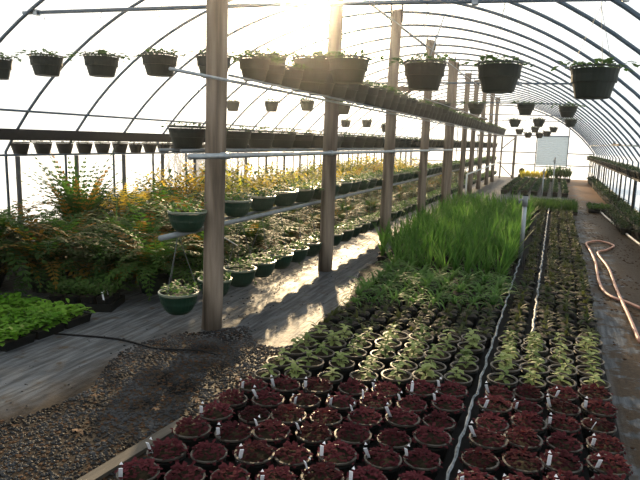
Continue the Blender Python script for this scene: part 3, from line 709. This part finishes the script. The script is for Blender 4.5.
def smooth(pts, n=6):
    P = [Vector(p) for p in pts]; out = []
    for i in range(len(P)-1):
        a, b_, c, d = P[max(i-1, 0)], P[i], P[i+1], P[min(i+2, len(P)-1)]
        for k in range(n):
            t = k/n; out.append(.5*((2*b_)+(c-a)*t+(2*a-5*b_+4*c-d)*t*t+(3*b_-a-3*c+d)*t**3))
    return out+[P[-1]]
pipe('garden_hose', smooth([(0.78, 5.43, 0.025), (0.78, 6.29, 0.025), (0.77, 7.39, 0.025), (0.78, 8.73, 0.025), (0.72, 9.93, 0.025), (0.86, 10.30, 0.025), (1.01, 10.81, 0.025), (0.94, 11.10, 0.025), (0.80, 11.25, 0.025), (0.66, 11.05, 0.025), (0.59, 10.78, 0.025), (0.62, 10.16, 0.025), (0.64, 9.11, 0.025), (0.61, 7.98, 0.025), (0.62, 7.36, 0.025), (0.69, 7.00, 0.025), (0.81, 6.84, 0.025), (0.92, 6.64, 0.025)]), .017, 'hose', 'pinkish brown garden hose looped on the side path', 'hose')
pipe('garden_hose', smooth([(1.16, 17.58, 0.025), (1.19, 15.81, 0.025), (1.26, 14.39, 0.025), (1.33, 13.08, 0.025), (1.40, 11.86, 0.025), (1.47, 10.87, 0.025)]), .02, 'white_hose', 'pale hose lying on soil before the right wall pots', 'hose')
# edging board and cloth seam
b = MB(); b.box((0, 0, .012), (.07, .8, .022)); o = b.build('edging_board', M['board'], None, loc=(-1.86, 2.32, 0)); o.rotation_euler = (0, 0, -.10); tag(o, 'flat grey edging board lying along the near corner of the pots', 'board')
pipe('drip_line', smooth([(-3.62, 3.55, .006), (-3.1, 3.66, .008), (-2.7, 3.62, .006), (-2.38, 3.72, .006), (-2.2, 3.70, .006)]), .008, 'dark_steel', 'black drip line crossing the grey floor cloth towards the first post', 'drip line', n=6)
pipe('drip_tube', [(-2.70, 4.36, .835), (-2.66, 4.8, .62)], .005, 'pvc', 'pale drip tube slanting from the lower rail beside the first post', 'drip tube', n=5)

# gravel and litter
random.seed(81)
def inside_gravel(x, y):
    return x > -2.72+.35*sin(y*3.1)*.5+max(0, (2.9-y))*-.28 and x < -1.78 and y < 4.45-.4*abs(sin(x*4)) 
def rocks(name, n, m, smin, smax, lab, cat, test, box, flat_=.6):
    b = MB(); k = 0
    while k < n:
        x, y = U(box[0], box[1]), U(box[2], box[3])
        if not test(x, y): continue
        k += 1; s = U(smin, smax); r = U(0, 6); P = []
        for q in range(5): a = r+q*1.257; P.append((x+s*cos(a)*U(.7, 1.1), y+s*sin(a)*U(.6, 1.1), s*flat_*U(.3, .6)))
        P += [(x+U(-.3, .3)*s, y+U(-.3, .3)*s, s*flat_*U(.9, 1.4))]; P += [(p[0], p[1], 0.0) for p in P[:5]]
        b.add(P, [(q, (q+1) % 5, 5) for q in range(5)]+[(6+q, 6+(q+1) % 5, (q+1) % 5, q) for q in range(5)])
    return tag(b.build(name, m), lab, cat, kind='stuff')
gb = (-3.4, -1.78, 1.7, 4.5)
rocks('gravel', 7000, M['stone_dark'], .005, .015, 'dark loose gravel spilled over the grey floor cloth by the near post', 'gravel', inside_gravel, gb)
rocks('mulch', 2200, M['stone_brown'], .005, .016, 'brown bark crumbs mixed into the gravel', 'mulch', inside_gravel, gb, .3)
rocks('floor_crumbs', 500, M['stone_dark'], .004, .013, 'scattered soil crumbs on the aisle cloth', 'debris', lambda x, y: random.random() < .4+.6*(sin(x*5+y*1.7) > .3), (-3.3, -1.95, 2.4, 14), .6)
rocks('path_crumbs', 900, M['stone_brown'], .005, .022, 'brown soil crumbs and litter along the side path', 'debris', lambda x, y: sin(x*6+y*2.3)*sin(y*1.1+x) > -.1, (.52, 1.45, 3.0, 18), .4)
for i, (x, y, s) in enumerate([(-2.05, 2.75, .05), (-2.28, 2.35, .06), (-1.85, 3.35, .055), (-2.5, 2.75, .035), (-1.9, 2.95, .04)]):
    b = MB()
    for k in range(5): b.leaf((U(-.2, .2)*s, U(-.2, .2)*s, .012), k*1.25+i, U(.1, .5), s*U(.3, .85), s*U(.3, .5), 4, .3, 1, 0, .15)
    tag(b.build('dry_leaf', M['dead_leaf'], None, loc=(x, y, .004)), ('curled dry tan leaf on gravel, near the first post side' if i == 3 else f'curled dry tan leaf on gravel, {("behind the board end", "farthest from the pots", "at the far pot corner", "", "close beside the pots")[i]}'), 'leaf', 'dry leaves on the gravel')
# outside brush seen through the film
random.seed(91)
for i, (x, y) in enumerate([(-11.5, 17.5), (-12.5, 21)]):
    b = MB()
    for k in range(70):
        a = U(0, 6.28); e = U(.7, 1.5); L_ = U(1.2, 2.1); p = Vector((x+U(-1, 1), y+U(-1.4, 1.4), 0)); q = p+Vector((cos(a)*cos(e), sin(a)*cos(e), sin(e)))*L_; b.tube([p, (p+q)/2+Vector((U(-.1, .1), U(-.1, .1), .05)), q], [.02, .012, .004], 4)
    tag(b.build('bare_shrub', M['bush']), f'bare leafless shrub outside beyond the film wall, {("nearer", "farther")[i]} one', 'shrub')
